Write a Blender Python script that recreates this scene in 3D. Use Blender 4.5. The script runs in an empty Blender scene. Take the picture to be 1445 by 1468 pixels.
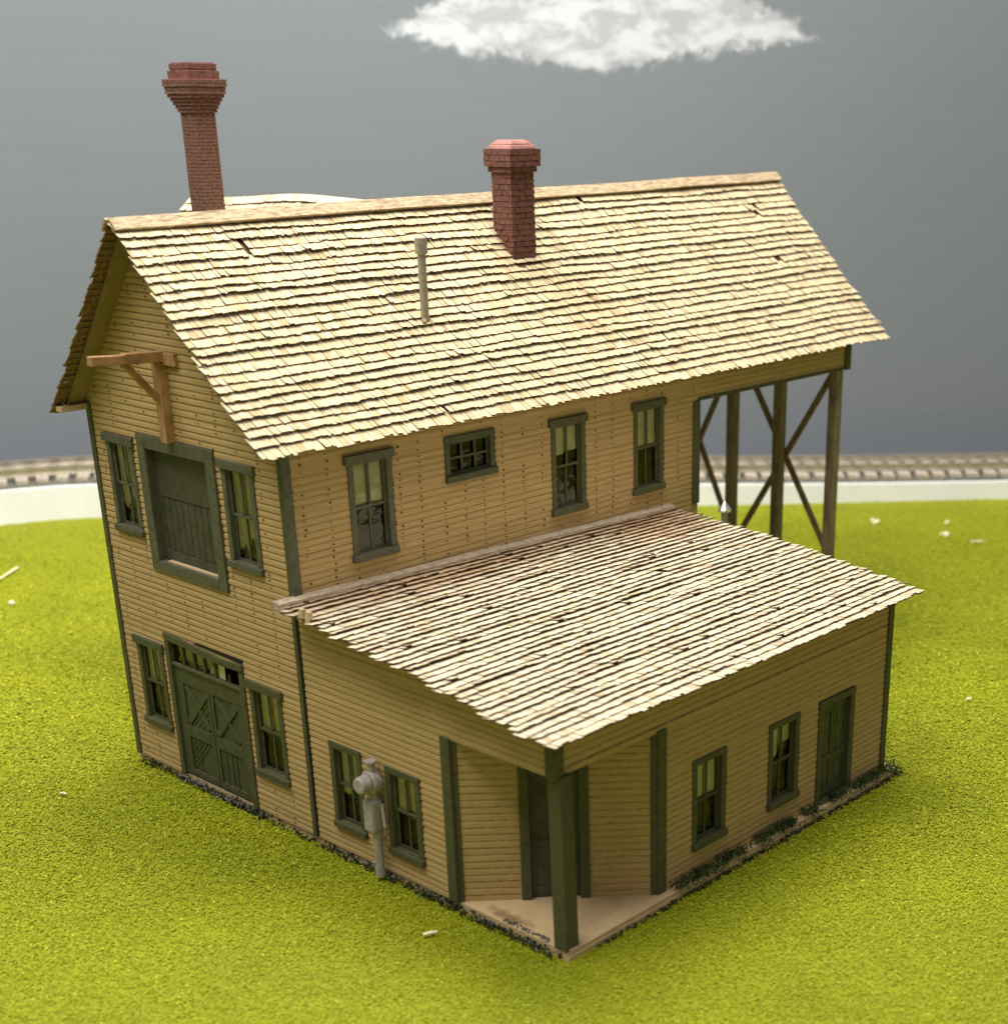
import bpy, math, random
import numpy as np
from mathutils import Vector, Matrix, noise
random.seed(7); RNG = np.random.default_rng(7)
sc = bpy.context.scene
C = bpy.context.collection
sc.unit_settings.system = 'METRIC'
sc.unit_settings.scale_length = 0.0068      # one unit is 6.8 mm of the scale model

# ------------------------------------------------------------------ camera
cam_d = bpy.data.cameras.new('camera'); cam = bpy.data.objects.new('camera', cam_d); C.objects.link(cam)
cam.location = (44.308, -24.003, 20.407)
cam.rotation_euler = (math.radians(66.543), 0, math.radians(40.88))
cam_d.sensor_fit = 'HORIZONTAL'; cam_d.sensor_width = 36; cam_d.lens = 2124.687/1445*36
cam_d.shift_x = -(936.687-722.5)/1445; cam_d.shift_y = (1078.904-734)/1445
cam_d.clip_start = 0.5; cam_d.clip_end = 2000
cam_d.dof.use_dof = True; cam_d.dof.focus_distance = 47; cam_d.dof.aperture_fstop = 0.17
sc.camera = cam
# ------------------------------------------------------------------ light
w = bpy.data.worlds.new('World'); sc.world = w; w.use_nodes = True
w.node_tree.nodes['Background'].inputs[0].default_value = (1.0, 0.97, 0.92, 1)
w.node_tree.nodes['Background'].inputs[1].default_value = 0.24
def area(name, loc, target, size, sy, power, col):
    l = bpy.data.lights.new(name, 'AREA'); l.shape = 'RECTANGLE'; l.size = size; l.size_y = sy; l.energy = power; l.color = col
    o = bpy.data.objects.new(name, l); C.objects.link(o); o.location = loc
    o.rotation_euler = (Vector(target)-Vector(loc)).to_track_quat('-Z', 'Y').to_euler()
    return o
area('ceiling_lamp', (4, 24, 88), (8, 14, 0), 70, 30, 84000, (1.0, 0.955, 0.87))
area('ceiling_lamp_near', (14, -34, 84), (8, 10, 0), 60, 26, 48000, (1.0, 0.955, 0.87))
area('ceiling_lamp_far', (-6, 2, 52), (-24, 22, 0), 46, 34, 27000, (1.0, 0.97, 0.92))
sc.view_settings.view_transform = 'Standard'; sc.view_settings.look = 'None'
sc.view_settings.exposure = 0; sc.view_settings.gamma = 1; sc.view_settings.use_curve_mapping = False
sc.render.engine = 'CYCLES'
sc.cycles.max_bounces = 6

# ------------------------------------------------------------------ numbers fitted to the photograph
W = 10.0; XL = 20.22; N = 16.28; YN = 4.0; GZ = -0.27
Y1 = 18.1; Y2 = 27.64; YLW = 15.58

# ------------------------------------------------------------------ materials
def mat(name, col, rough=.8, metal=0, var=.12, scale=6, stretch=(1,1,1), bump=.15, bscale=30, col2=None, tone=False, spec=.3, bdist=.02):
    m = bpy.data.materials.new(name); m.use_nodes = True; nt = m.node_tree; N_ = nt.nodes; L = nt.links
    b = N_['Principled BSDF']; b.inputs['Roughness'].default_value = rough; b.inputs['Metallic'].default_value = metal
    b.inputs['Specular IOR Level'].default_value = spec
    tc = N_.new('ShaderNodeTexCoord'); mp = N_.new('ShaderNodeMapping'); mp.inputs['Scale'].default_value = stretch
    L.new(tc.outputs['Object'], mp.inputs['Vector'])
    nz = N_.new('ShaderNodeTexNoise'); nz.inputs['Scale'].default_value = scale; nz.inputs['Detail'].default_value = 8; nz.inputs['Roughness'].default_value = .65
    L.new(mp.outputs[0], nz.inputs['Vector'])
    cr = N_.new('ShaderNodeValToRGB')
    c2 = col2 or tuple(max(0, x*(1-2.2*var)) for x in col)
    c1 = tuple(min(1, x*(1+var)) for x in col)
    cr.color_ramp.elements[0].color = (*c2, 1); cr.color_ramp.elements[0].position = .3
    cr.color_ramp.elements[1].color = (*c1, 1); cr.color_ramp.elements[1].position = .65
    L.new(nz.outputs['Fac'], cr.inputs['Fac']); out = cr.outputs['Color']
    if tone:
        at = N_.new('ShaderNodeAttribute'); at.attribute_name = 'tone'
        r2 = N_.new('ShaderNodeValToRGB'); r2.color_ramp.elements[0].color = (.70, .63, .54, 1); r2.color_ramp.elements[1].color = (1.0, 1.0, 1.0, 1)
        r2.color_ramp.elements[1].position = .7
        L.new(at.outputs['Fac'], r2.inputs['Fac'])
        mx = N_.new('ShaderNodeMix'); mx.data_type = 'RGBA'; mx.blend_type = 'MULTIPLY'; mx.inputs[0].default_value = 1
        L.new(out, mx.inputs[6]); L.new(r2.outputs['Color'], mx.inputs[7]); out = mx.outputs[2]
    L.new(out, b.inputs['Base Color'])
    if bump:
        n2 = N_.new('ShaderNodeTexNoise'); n2.inputs['Scale'].default_value = bscale; n2.inputs['Detail'].default_value = 5
        L.new(mp.outputs[0], n2.inputs['Vector'])
        bp = N_.new('ShaderNodeBump'); bp.inputs['Strength'].default_value = bump; bp.inputs['Distance'].default_value = bdist
        L.new(n2.outputs['Fac'], bp.inputs['Height']); L.new(bp.outputs[0], b.inputs['Normal'])
    m['out'] = 0
    return m

def mul_mask(m, build):
    """multiply the base colour by what build(nodes, links, objcoord) returns (stains and painted shade that stay put)"""
    nt = m.node_tree; N_ = nt.nodes; L = nt.links; b = N_['Principled BSDF']
    src = b.inputs['Base Color'].links[0].from_socket
    tc = N_.new('ShaderNodeTexCoord'); f, c = build(N_, L, tc.outputs['Object'])
    mx = N_.new('ShaderNodeMix'); mx.data_type = 'RGBA'; mx.blend_type = 'MULTIPLY'
    L.new(f, mx.inputs[0]); L.new(src, mx.inputs[6]); mx.inputs[7].default_value = (*c, 1)
    L.new(mx.outputs[2], b.inputs['Base Color'])

def blob(center, radii, c, nscale=1.2):
    def build(N_, L, co):
        s = N_.new('ShaderNodeVectorMath'); s.operation = 'SUBTRACT'; s.inputs[1].default_value = center; L.new(co, s.inputs[0])
        d = N_.new('ShaderNodeVectorMath'); d.operation = 'DIVIDE'; d.inputs[1].default_value = radii; L.new(s.outputs[0], d.inputs[0])
        ln = N_.new('ShaderNodeVectorMath'); ln.operation = 'LENGTH'; L.new(d.outputs[0], ln.inputs[0])
        nz = N_.new('ShaderNodeTexNoise'); nz.inputs['Scale'].default_value = nscale; nz.inputs['Detail'].default_value = 6; L.new(co, nz.inputs['Vector'])
        a = N_.new('ShaderNodeMath'); a.operation = 'MULTIPLY_ADD'; a.inputs[1].default_value = 1.4; a.inputs[2].default_value = -.7; L.new(nz.outputs['Fac'], a.inputs[0])
        b = N_.new('ShaderNodeMath'); b.operation = 'ADD'; L.new(ln.outputs['Value'], b.inputs[0]); L.new(a.outputs[0], b.inputs[1])
        r = N_.new('ShaderNodeMapRange'); r.inputs['From Min'].default_value = 1.0; r.inputs['From Max'].default_value = .3; L.new(b.outputs[0], r.inputs['Value'])
        return r.outputs[0], c
    return build

M = {}
WALLC = (.50, .348, .154)
M['siding_x'] = mat('siding_gable', WALLC, var=.08, scale=3, stretch=(.25, 1, 7), bump=.25, bscale=14)
M['siding_y'] = mat('siding_long', WALLC, var=.08, scale=3, stretch=(1, .25, 7), bump=.25, bscale=14)
M['groove_shade'] = mat('siding_groove_shade', (.42, .28, .115), var=.2, scale=6, bump=0)  # shade under each lap, put into a darker colour at the board top
M['groove_shade_soft'] = mat('siding_groove_shade_soft', (.44, .30, .124), var=.1, scale=6, bump=0)  # weaker version of the painted lap shade
M['nail'] = mat('nail_hole', (.10, .06, .03), bump=0)
M['burnt'] = mat('laser_burnt_edge', (.10, .055, .03), bump=0)
M['trim'] = mat('green_trim', (.088, .090, .042), rough=.65, var=.12, scale=5, bump=.3, bscale=22)
M['trim_grey'] = mat('grey_green_trim', (.108, .108, .070), rough=.6, var=.16, scale=5, bump=.35, bscale=22)
M['doorgreen'] = mat('door_green', (.072, .080, .040), rough=.55, var=.15, scale=3, bump=.2, bscale=20)
M['darkgreen'] = mat('loft_door_green', (.072, .074, .048), rough=.6, var=.15, scale=3, bump=.2, bscale=20)
SH = (.65, .54, .345)
M['shingle'] = mat('cedar_shingle', SH, rough=.85, var=.07, scale=9, stretch=(.5, 3, .5), bump=.25, bscale=30, tone=True, spec=.15)
M['shingle2'] = mat('cedar_shingle_pale', (.65, .575, .41), rough=.85, var=.07, scale=9, stretch=(.5, 3, .5), bump=.25, bscale=30, tone=True, spec=.15)
mul_mask(M['shingle'], blob((7.9, 14.4, 14.2), (1.8, 2.2, 3), (.92, .86, .81)))
mul_mask(M['shingle'], blob((6.6, 12.2, 15.5), (1.2, 1.5, 2), (.93, .88, .83)))
mul_mask(M['shingle2'], blob((11.2, 14.4, 7), (2.0, 3.6, 3), (.86, .66, .55)))  # eave shadow put into the shingle colour near the far end
mul_mask(M['shingle2'], blob((10.8, 5.5, 7), (1.0, 9, 3), (.9, .72, .62)))  # soft shade along the main wall, painted into the shingles
M['shingle_far'] = mat('shingle_weathered', (.48, .36, .2), rough=.9, var=.2, scale=6, tone=True)
M['wood'] = mat('bare_wood', (.55, .42, .25), var=.12, scale=3, stretch=(1, .3, 4), bump=.3, bscale=20)
M['brown_edge'] = mat('brown_edge', (.22, .14, .07), bump=0)
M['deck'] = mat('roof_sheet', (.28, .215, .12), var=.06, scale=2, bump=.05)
M['ridge'] = mat('ridge_board', (.50, .375, .235), var=.3, scale=7, stretch=(2, .35, 2), bump=.7, bscale=18, bdist=.05)
M['flash'] = mat('flashing_board', (.50, .40, .30), var=.28, scale=8, stretch=(2, .5, 2), bump=.7, bscale=18, bdist=.05)
M['floor'] = mat('floor_sheet', (.60, .44, .24), var=.07, scale=1.5, bump=.05)
mul_mask(M['floor'], blob((18.0, .35, 0), (1.0, .28, 1), (.45, .4, .37), 3))
M['post'] = mat('timber_post', (.26, .21, .13), var=.25, scale=3, stretch=(2, 2, .3), bump=.3, bscale=14)
M['beamwood'] = mat('hoist_timber', (.42, .235, .115), var=.2, scale=4, stretch=(3, .5, .5), bump=.3, bscale=18)
M['brick'] = mat('old_red_brick', (.175, .074, .058), var=.25, scale=7, bump=.5, bscale=24)
M['brick_b'] = mat('brown_red_brick', (.185, .092, .068), var=.2, scale=9, bump=.4, bscale=24)
M['mortar'] = mat('dark_mortar', (.13, .068, .05), var=.2, scale=9, bump=.2)
M['cap'] = mat('pink_cap', (.34, .15, .13), var=.15, scale=6, bump=.4, bscale=16)
M['metal'] = mat('grey_cast_metal', (.40, .37, .34), rough=.5, var=.15, scale=8, bump=.3, bscale=12)
M['pipe'] = mat('brass_pipe', (.34, .31, .24), rough=.4, metal=.3, var=.12, scale=8, bump=.1)
M['shiny'] = mat('bright_tin', (.75, .75, .75), rough=.22, metal=.9, var=.05, bump=0)
M['shade'] = mat('cream_shade_paper', (.78, .72, .44), var=.06, scale=2, bump=.1)
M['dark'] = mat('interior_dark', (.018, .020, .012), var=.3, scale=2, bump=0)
M['gravel'] = mat('gravel', (.20, .20, .19), var=.4, scale=4, tone=True)
M['soil'] = mat('dark_soil', (.035, .045, .012), var=.4, scale=8, bump=.6, bscale=20, bdist=.06)
M['leaf'] = mat('weed_green', (.060, .105, .022), var=.4, scale=3, tone=True, bump=0)
M['tie'] = mat('track_tie', (.50, .44, .36), var=.15, scale=3, bump=.2)
M['rail'] = mat('nickel_rail', (.55, .50, .43), rough=.3, metal=.7, var=.1, bump=0)
M['cork'] = mat('cork_roadbed', (.15, .145, .12), var=.3, scale=3)
M['white'] = mat('white_foam', (.88, .89, .92), rough=.6, var=.02, scale=.6, bump=.05)
M['chip'] = mat('pale_splinter', (.85, .78, .50), var=.05)

def glass():
    m = bpy.data.materials.new('window_glass'); m.use_nodes = True; nt = m.node_tree; N_ = nt.nodes; L = nt.links
    N_.remove(N_['Principled BSDF']); o = N_['Material Output']
    t = N_.new('ShaderNodeBsdfTransparent'); t.inputs[0].default_value = (.94, .95, .88, 1)
    g = N_.new('ShaderNodeBsdfGlossy'); g.inputs['Roughness'].default_value = .12
    tc = N_.new('ShaderNodeTexCoord'); nz = N_.new('ShaderNodeTexNoise'); nz.inputs['Scale'].default_value = 2.5; nz.inputs['Detail'].default_value = 3
    L.new(tc.outputs['Object'], nz.inputs['Vector'])
    bp = N_.new('ShaderNodeBump'); bp.inputs['Strength'].default_value = .5; bp.inputs['Distance'].default_value = .1; L.new(nz.outputs['Fac'], bp.inputs['Height']); L.new(bp.outputs[0], g.inputs['Normal'])
    mx = N_.new('ShaderNodeMixShader'); f = N_.new('ShaderNodeFresnel'); f.inputs[0].default_value = 1.6
    L.new(f.outputs[0], mx.inputs[0]); L.new(t.outputs[0], mx.inputs[1]); L.new(g.outputs[0], mx.inputs[2]); L.new(mx.outputs[0], o.inputs['Surface'])
    return m
M['glass'] = glass()

def turf_mat(name, base):
    m = bpy.data.materials.new(name); m.use_nodes = True; nt = m.node_tree; N_ = nt.nodes; L = nt.links; b = N_['Principled BSDF']
    b.inputs['Roughness'].default_value = .7; b.inputs['Specular IOR Level'].default_value = .25
    tc = N_.new('ShaderNodeTexCoord')
    nz = N_.new('ShaderNodeTexNoise'); nz.inputs['Scale'].default_value = .22; nz.inputs['Detail'].default_value = 6; L.new(tc.outputs['Object'], nz.inputs['Vector'])
    n3 = N_.new('ShaderNodeTexNoise'); n3.inputs['Scale'].default_value = 9; n3.inputs['Detail'].default_value = 4; L.new(tc.outputs['Object'], n3.inputs['Vector'])
    cr = N_.new('ShaderNodeValToRGB'); e = cr.color_ramp.elements
    e[0].position = .3; e[0].color = (base[0]*.80, base[1]*.84, base[2], 1); e[1].position = .7; e[1].color = (*base, 1)
    L.new(nz.outputs['Fac'], cr.inputs['Fac'])
    c3 = N_.new('ShaderNodeValToRGB'); e = c3.color_ramp.elements
    e[0].position = .35; e[0].color = (.84, .86, .86, 1); e[1].position = .66; e[1].color = (1.06, 1.04, 1.05, 1)
    L.new(n3.outputs['Fac'], c3.inputs['Fac'])
    at = N_.new('ShaderNodeAttribute'); at.attribute_name = 'tone'
    r2 = N_.new('ShaderNodeValToRGB'); e = r2.color_ramp.elements
    e[0].position = 0; e[0].color = (.84, .87, .85, 1); e[1].position = .93; e[1].color = (1.12, 1.08, 1.2, 1)
    x = e.new(.96); x.color = (1.75, 1.7, 8, 1)
    if name == 'turf_fibre': L.new(at.outputs['Fac'], r2.inputs['Fac']); s = r2
    else: s = c3
    mx = N_.new('ShaderNodeMix'); mx.data_type = 'RGBA'; mx.blend_type = 'MULTIPLY'; mx.inputs[0].default_value = 1
    L.new(cr.outputs[0], mx.inputs[6]); L.new(s.outputs[0], mx.inputs[7]); L.new(mx.outputs[2], b.inputs['Base Color'])
    if name != 'turf_fibre':
        bp = N_.new('ShaderNodeBump'); bp.inputs['Strength'].default_value = .5; bp.inputs['Distance'].default_value = .05
        L.new(n3.outputs['Fac'], bp.inputs['Height']); L.new(bp.outputs[0], b.inputs['Normal'])
    return m
TURF = (.342, .368, .006)
M['turf'] = turf_mat('turf_fibre', TURF); M['mat'] = turf_mat('grass_mat', tuple(x*.84 for x in TURF))

# ------------------------------------------------------------------ mesh helpers
class Fr:      # wall frame: u along the wall, w up, n outward
    def __init__(s, o, u, n): s.o = Vector(o); s.u = Vector(u).normalized(); s.n = Vector(n).normalized(); s.z = Vector((0, 0, 1))
    def __call__(s, u, w, n=0): return s.o + s.u*u + s.z*w + s.n*n
WORLD = Fr((0, 0, 0), (1, 0, 0), (0, -1, 0))
class MB:
    def __init__(s): s.v = []; s.f = []; s.m = []; s.t = []
    def poly(s, pts, mi=0, tone=.8):
        b = len(s.v); s.v += [tuple(p) for p in pts]; s.f.append(tuple(range(b, b+len(pts)))); s.m.append(mi); s.t.append(tone)
    def hexa(s, P, mi=0, tone=.8, mats=None):
        # P: 8 points, bottom ring 0-3 counterclockwise seen from above, top ring 4-7
        b = len(s.v); s.v += [tuple(p) for p in P]
        for k, q in enumerate([(3, 2, 1, 0), (4, 5, 6, 7), (0, 1, 5, 4), (1, 2, 6, 5), (2, 3, 7, 6), (3, 0, 4, 7)]):
            s.f.append(tuple(b+i for i in q)); s.m.append(mats[k] if mats else mi); s.t.append(tone)
    def box(s, fr, u0, u1, w0, w1, n0, n1, mi=0, tone=.8):
        P = [fr(u0, w0, n1), fr(u1, w0, n1), fr(u1, w0, n0), fr(u0, w0, n0), fr(u0, w1, n1), fr(u1, w1, n1), fr(u1, w1, n0), fr(u0, w1, n0)]
        s.hexa(P, mi, tone)
    def bar(s, a, b, wd, th, side=None, mi=0):
        a = Vector(a); b = Vector(b); d = (b-a).normalized()
        up = Vector(side) if side else Vector((0, 0, 1))
        if abs(d.dot(up)) > .95: up = Vector((1, 0, 0))
        x = d.cross(up).normalized()*wd/2; y = x.cross(d).normalized()*th/2
        s.hexa([a-x-y, a+x-y, a+x+y, a-x+y, b-x-y, b+x-y, b+x+y, b-x+y], mi)
    def tube(s, a, b, r0, r1=None, n=20, caps=True, mi=0):
        r1 = r0 if r1 is None else r1; a = Vector(a); b = Vector(b); d = (b-a).normalized()
        x = d.orthogonal().normalized(); y = d.cross(x); k = len(s.v)
        for c, r in ((a, r0), (b, r1)):
            for i in range(n):
                t = 2*math.pi*i/n; s.v.append(tuple(c + x*math.cos(t)*r + y*math.sin(t)*r))
        for i in range(n):
            j = (i+1) % n; s.f.append((k+i, k+j, k+n+j, k+n+i)); s.m.append(mi); s.t.append(.8)
        if caps:
            s.f.append(tuple(k+n+i for i in range(n))); s.m.append(mi); s.t.append(.8)
            s.f.append(tuple(k+n-1-i for i in range(n))); s.m.append(mi); s.t.append(.8)
    def build(s, name, mats, parent=None, bevel=0, smooth=False):
        me = bpy.data.meshes.new(name); me.from_pydata(s.v, [], s.f)
        if not isinstance(mats, (list, tuple)): mats = [mats]
        for m in mats: me.materials.append(m)
        me.polygons.foreach_set('material_index', s.m)
        a = me.attributes.new('tone', 'FLOAT', 'FACE'); a.data.foreach_set('value', s.t)
        if smooth: me.polygons.foreach_set('use_smooth', [True]*len(s.f))
        me.update(); o = bpy.data.objects.new(name, me); C.objects.link(o)
        if parent: o.parent = parent
        if bevel:
            b = o.modifiers.new('Bevel', 'BEVEL'); b.width = bevel; b.segments = 2; b.limit_method = 'ANGLE'
        return o
def tag(o, label=None, cat=None, group=None, kind=None):
    for k, v in (('label', label), ('category', cat), ('group', group), ('kind', kind)):
        if v: o[k] = v
    return o
def R(a, b): return random.uniform(a, b)

# ------------------------------------------------------------------ setting: table, riser, backdrop
g = MB(); g.poly([(-300, -300, GZ), (300, -300, GZ), (300, 300, GZ), (-300, 300, GZ)]); tag(g.build('ground', M['mat']), kind='structure')
ctrl = [(-52, -60), (-44.5, -25), (-38.4, -2), (-33.88, 12.24), (-30.6, 17.6), (-26.0, 22.4), (-17.5, 30.8), (-7.88, 40.5), (-1.75, 46.85), (4.48, 53.4), (22, 71.5), (60, 110)]
def catmull(P, n=14):
    out = []
    for i in range(len(P)-1):
        p0 = P[max(i-1, 0)]; p1 = P[i]; p2 = P[i+1]; p3 = P[min(i+2, len(P)-1)]
        for k in range(n):
            t = k/n
            out.append(tuple(.5*((2*p1[j]) + (-p0[j]+p2[j])*t + (2*p0[j]-5*p1[j]+4*p2[j]-p3[j])*t*t + (-p0[j]+3*p1[j]-3*p2[j]+p3[j])*t**3) for j in (0, 1)))
    out.append(P[-1]); return out
raw = catmull(ctrl)
def resample(P, step):
    out = [P[0]]; acc = 0
    for a, b in zip(P, P[1:]):
        L = math.dist(a, b); d = step-acc
        while d <= L:
            t = d/L; out.append((a[0]+(b[0]-a[0])*t, a[1]+(b[1]-a[1])*t)); d += step
        acc = L-(d-step)
    return out
path = resample(raw, 1.0)
def offs(i, d):
    a = Vector(path[max(i-1, 0)]); b = Vector(path[min(i+1, len(path)-1)]); t = (b-a).normalized(); nn = Vector((-t.y, t.x))
    return Vector(path[i]) + nn*d
def grade(i):
    x = path[i][0]; t = min(1, max(0, (x+34)/38)); t = t*t*(3-2*t); return GZ + 1.86*(1-t) + 1.06*t
def sweep(name, sect, mats, mi=None, i0=0, i1=None, kind=None, parent=None, zf=grade, smooth=False):
    m = MB(); i1 = i1 or len(path)-1
    for i in range(i0, i1):
        for k in range(len(sect)-1):
            (d0, h0), (d1, h1) = sect[k], sect[k+1]
            a = offs(i, d0); b = offs(i+1, d0); c = offs(i+1, d1); d = offs(i, d1)
            def Z(j, h): return h if isinstance(h, float) and h < -100 else zf(j)+h
            za = GZ-.0+.0 if h0 is None else zf(i)+h0; zb = GZ if h0 is None else zf(i+1)+h0
            zc = GZ if h1 is None else zf(i+1)+h1; zd = GZ if h1 is None else zf(i)+h1
            m.poly([(a.x, a.y, za), (b.x, b.y, zb), (c.x, c.y, zc), (d.x, d.y, zd)], mi[k] if mi else 0)
    o = m.build(name, mats, parent, smooth=smooth)
    if kind: o['kind'] = kind
    return o
sweep('roadbed', [(0, None), (.0, -.04), (.05, 0), (.12, 0), (.22, .12), (6.2, .12), (6.4, 0), (7.6, 0)], [M['white'], M['cork']], [0, 0, 0, 1, 1, 1, 1], kind='structure')
track = bpy.data.objects.new('railway_track', None); C.objects.link(track); track.location = (path[60][0], path[60][1], 0)
tag(track, 'brown model railway track on its raised white roadbed in front of the grey backdrop', 'railway track')
inv = Matrix.Translation(-track.location)
tie = MB(); tie.box(WORLD, -2.2, 2.2, 0, .26, -.32, .32)
first = None
ti = [i for i in range(len(path)) if -42 < path[i][0] < 14][:100]
for i in ti:
    if first is None: o = tie.build('railway_tie', M['tie'], track, bevel=.03); first = o
    else: o = first.copy(); C.objects.link(o); o.parent = track
    c = offs(i, 2.55); a = Vector(path[max(i-1, 0)]); b = Vector(path[i+1]); an = math.atan2(b.y-a.y, b.x-a.x)+math.pi/2
    o.location = Vector((c.x, c.y, grade(i)+.12)) - track.location; o.rotation_euler = (0, 0, an+R(-.03, .03))
for d in (1.35, 3.75):
    r = sweep('rail', [(d-.16, .385), (d-.16, .43), (d-.05, .46), (d-.05, .68), (d-.09, .70), (d-.09, .80), (d+.09, .80), (d+.09, .70), (d+.05, .68), (d+.05, .46), (d+.16, .43), (d+.16, .385)], M['rail'], i0=ti[0], i1=ti[-1], parent=track)
    r.location = -track.location

# painted backdrop
def sky_mat():
    m = bpy.data.materials.new('painted_backdrop'); m.use_nodes = True; nt = m.node_tree; N_ = nt.nodes; L = nt.links; b = N_['Principled BSDF']
    b.inputs['Roughness'].default_value = .75; b.inputs['Specular IOR Level'].default_value = .2
    uv = N_.new('ShaderNodeUVMap'); uv.uv_map = 'UVMap'
    sx = N_.new('ShaderNodeSeparateXYZ'); L.new(uv.outputs[0], sx.inputs[0])
    def math_(op, a, bb=None, c=None):
        n = N_.new('ShaderNodeMath'); n.operation = op
        for k, x in enumerate((a, bb, c)):
            if x is None: continue
            if isinstance(x, (int, float)): n.inputs[k].default_value = x
            else: L.new(x, n.inputs[k])
        return n.outputs[0]
    def noise_(sc_, det, st=(1, 1, 1), rough=.6):
        mp = N_.new('ShaderNodeMapping'); mp.inputs['Scale'].default_value = st; L.new(uv.outputs[0], mp.inputs[0])
        n = N_.new('ShaderNodeTexNoise'); n.inputs['Scale'].default_value = sc_; n.inputs['Detail'].default_value = det; n.inputs['Roughness'].default_value = rough; n.inputs['Distortion'].default_value = .3
        L.new(mp.outputs[0], n.inputs['Vector']); return n.outputs['Fac']
    U, V = sx.outputs[0], sx.outputs[1]
    n1 = noise_(.30, 6); n2 = noise_(1.1, 7, (1, .9, 1), .7); n3 = noise_(.5, 8, (.25, 3, 1)); n4 = noise_(.55, 9, (.8, 1.3, 1), .62)
    # cloud = lens shape: |u-u0| along, thickness tapering to the tips, flat-ish base
    u0, hw, v0, th = CL
    du = math_('DIVIDE', math_('SUBTRACT', U, u0), hw)
    env = math_('SUBTRACT', 1.0, math_('ABSOLUTE', du)); env = math_('MAXIMUM', env, 0.0)
    env = math_('POWER', env, .8)
    top = math_('MULTIPLY', env, th)
    bot = math_('MULTIPLY', env, 2.0)
    vv = math_('SUBTRACT', V, v0)
    vv = math_('ADD', vv, math_('MULTIPLY', math_('SUBTRACT', n1, .5), 2.0)); vv = math_('ADD', vv, math_('MULTIPLY', math_('SUBTRACT', n2, .5), 2.3))
    a = math_('SUBTRACT', top, vv); bb = math_('ADD', bot, vv)
    mn = math_('MINIMUM', a, bb); mn = math_('SUBTRACT', mn, .1)
    sm = N_.new('ShaderNodeMapRange'); sm.interpolation_type = 'SMOOTHSTEP'; sm.inputs['From Min'].default_value = 0; sm.inputs['From Max'].default_value = .6; L.new(mn, sm.inputs['Value'])
    inten = math_('MULTIPLY', sm.outputs[0], math_('MULTIPLY_ADD', n4, 3.4, -1.0)); inten = math_('MAXIMUM', math_('MINIMUM', inten, .92), math_('MULTIPLY', sm.outputs[0], .48))
    base = N_.new('ShaderNodeMix'); base.data_type = 'RGBA'; L.new(n3, base.inputs[0]); base.inputs[6].default_value = (.182, .203, .234, 1); base.inputs[7].default_value = (.198, .218, .250, 1)
    mx = N_.new('ShaderNodeMix'); mx.data_type = 'RGBA'; L.new(inten, mx.inputs[0]); L.new(base.outputs[2], mx.inputs[6]); mx.inputs[7].default_value = (.60, .63, .68, 1)
    L.new(mx.outputs[2], b.inputs['Base Color'])
    bp = N_.new('ShaderNodeBump'); bp.inputs['Strength'].default_value = .25; bp.inputs['Distance'].default_value = .05; L.new(n3, bp.inputs['Height']); L.new(bp.outputs[0], b.inputs['Normal'])
    return m
# cloud placed where the backdrop is seen along the camera's heading: arc length, half width, height, thickness
CL = (112.4, 12.6, 24.6, 5.4)
m = MB(); uvs = []; s = 0
for i in range(len(path)-1):
    a = offs(i, 7.4); b = offs(i+1, 7.4); L_ = (b-a).length
    m.poly([(a.x, a.y, GZ-.5), (b.x, b.y, GZ-.5), (b.x, b.y, 95), (a.x, a.y, 95)])
    uvs += [(s, 0), (s+L_, 0), (s+L_, 95), (s, 95)]; s += L_
sky = m.build('sky', sky_mat(), smooth=True); sky['kind'] = 'structure'
ul = sky.data.uv_layers.new(name='UVMap')
for k, q in enumerate(uvs): ul.data[k].uv = q

# ------------------------------------------------------------------ the building
B = bpy.data.objects.new('model_depot_building', None); C.objects.link(B)
tag(B, 'tan clapboard model building with shingled roofs, green trim and two brick chimneys', 'model building')

# base slab and floor (two laser-cut sheets)
sl = MB()
P = [(-.06, 0.02), (XL+.36, .02), (XL+.36, YLW+.45), (W, YLW+.45), (W, Y2+.1), (-.06, Y2+.1)]
for z0, z1, e in ((GZ-.05, -.13, 0), (-.125, 0, -.03)):
    Q = [(x+(e if x > 5 else -e), y) for x, y in P]
    sl.poly([(x, y, z1) for x, y in Q])
    for i in range(len(Q)):
        a, b = Q[i], Q[(i+1) % len(Q)]; sl.poly([(*a, z0), (*b, z0), (*b, z1), (*a, z1)])
sl.build('base_slab', M['floor'], B)

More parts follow.
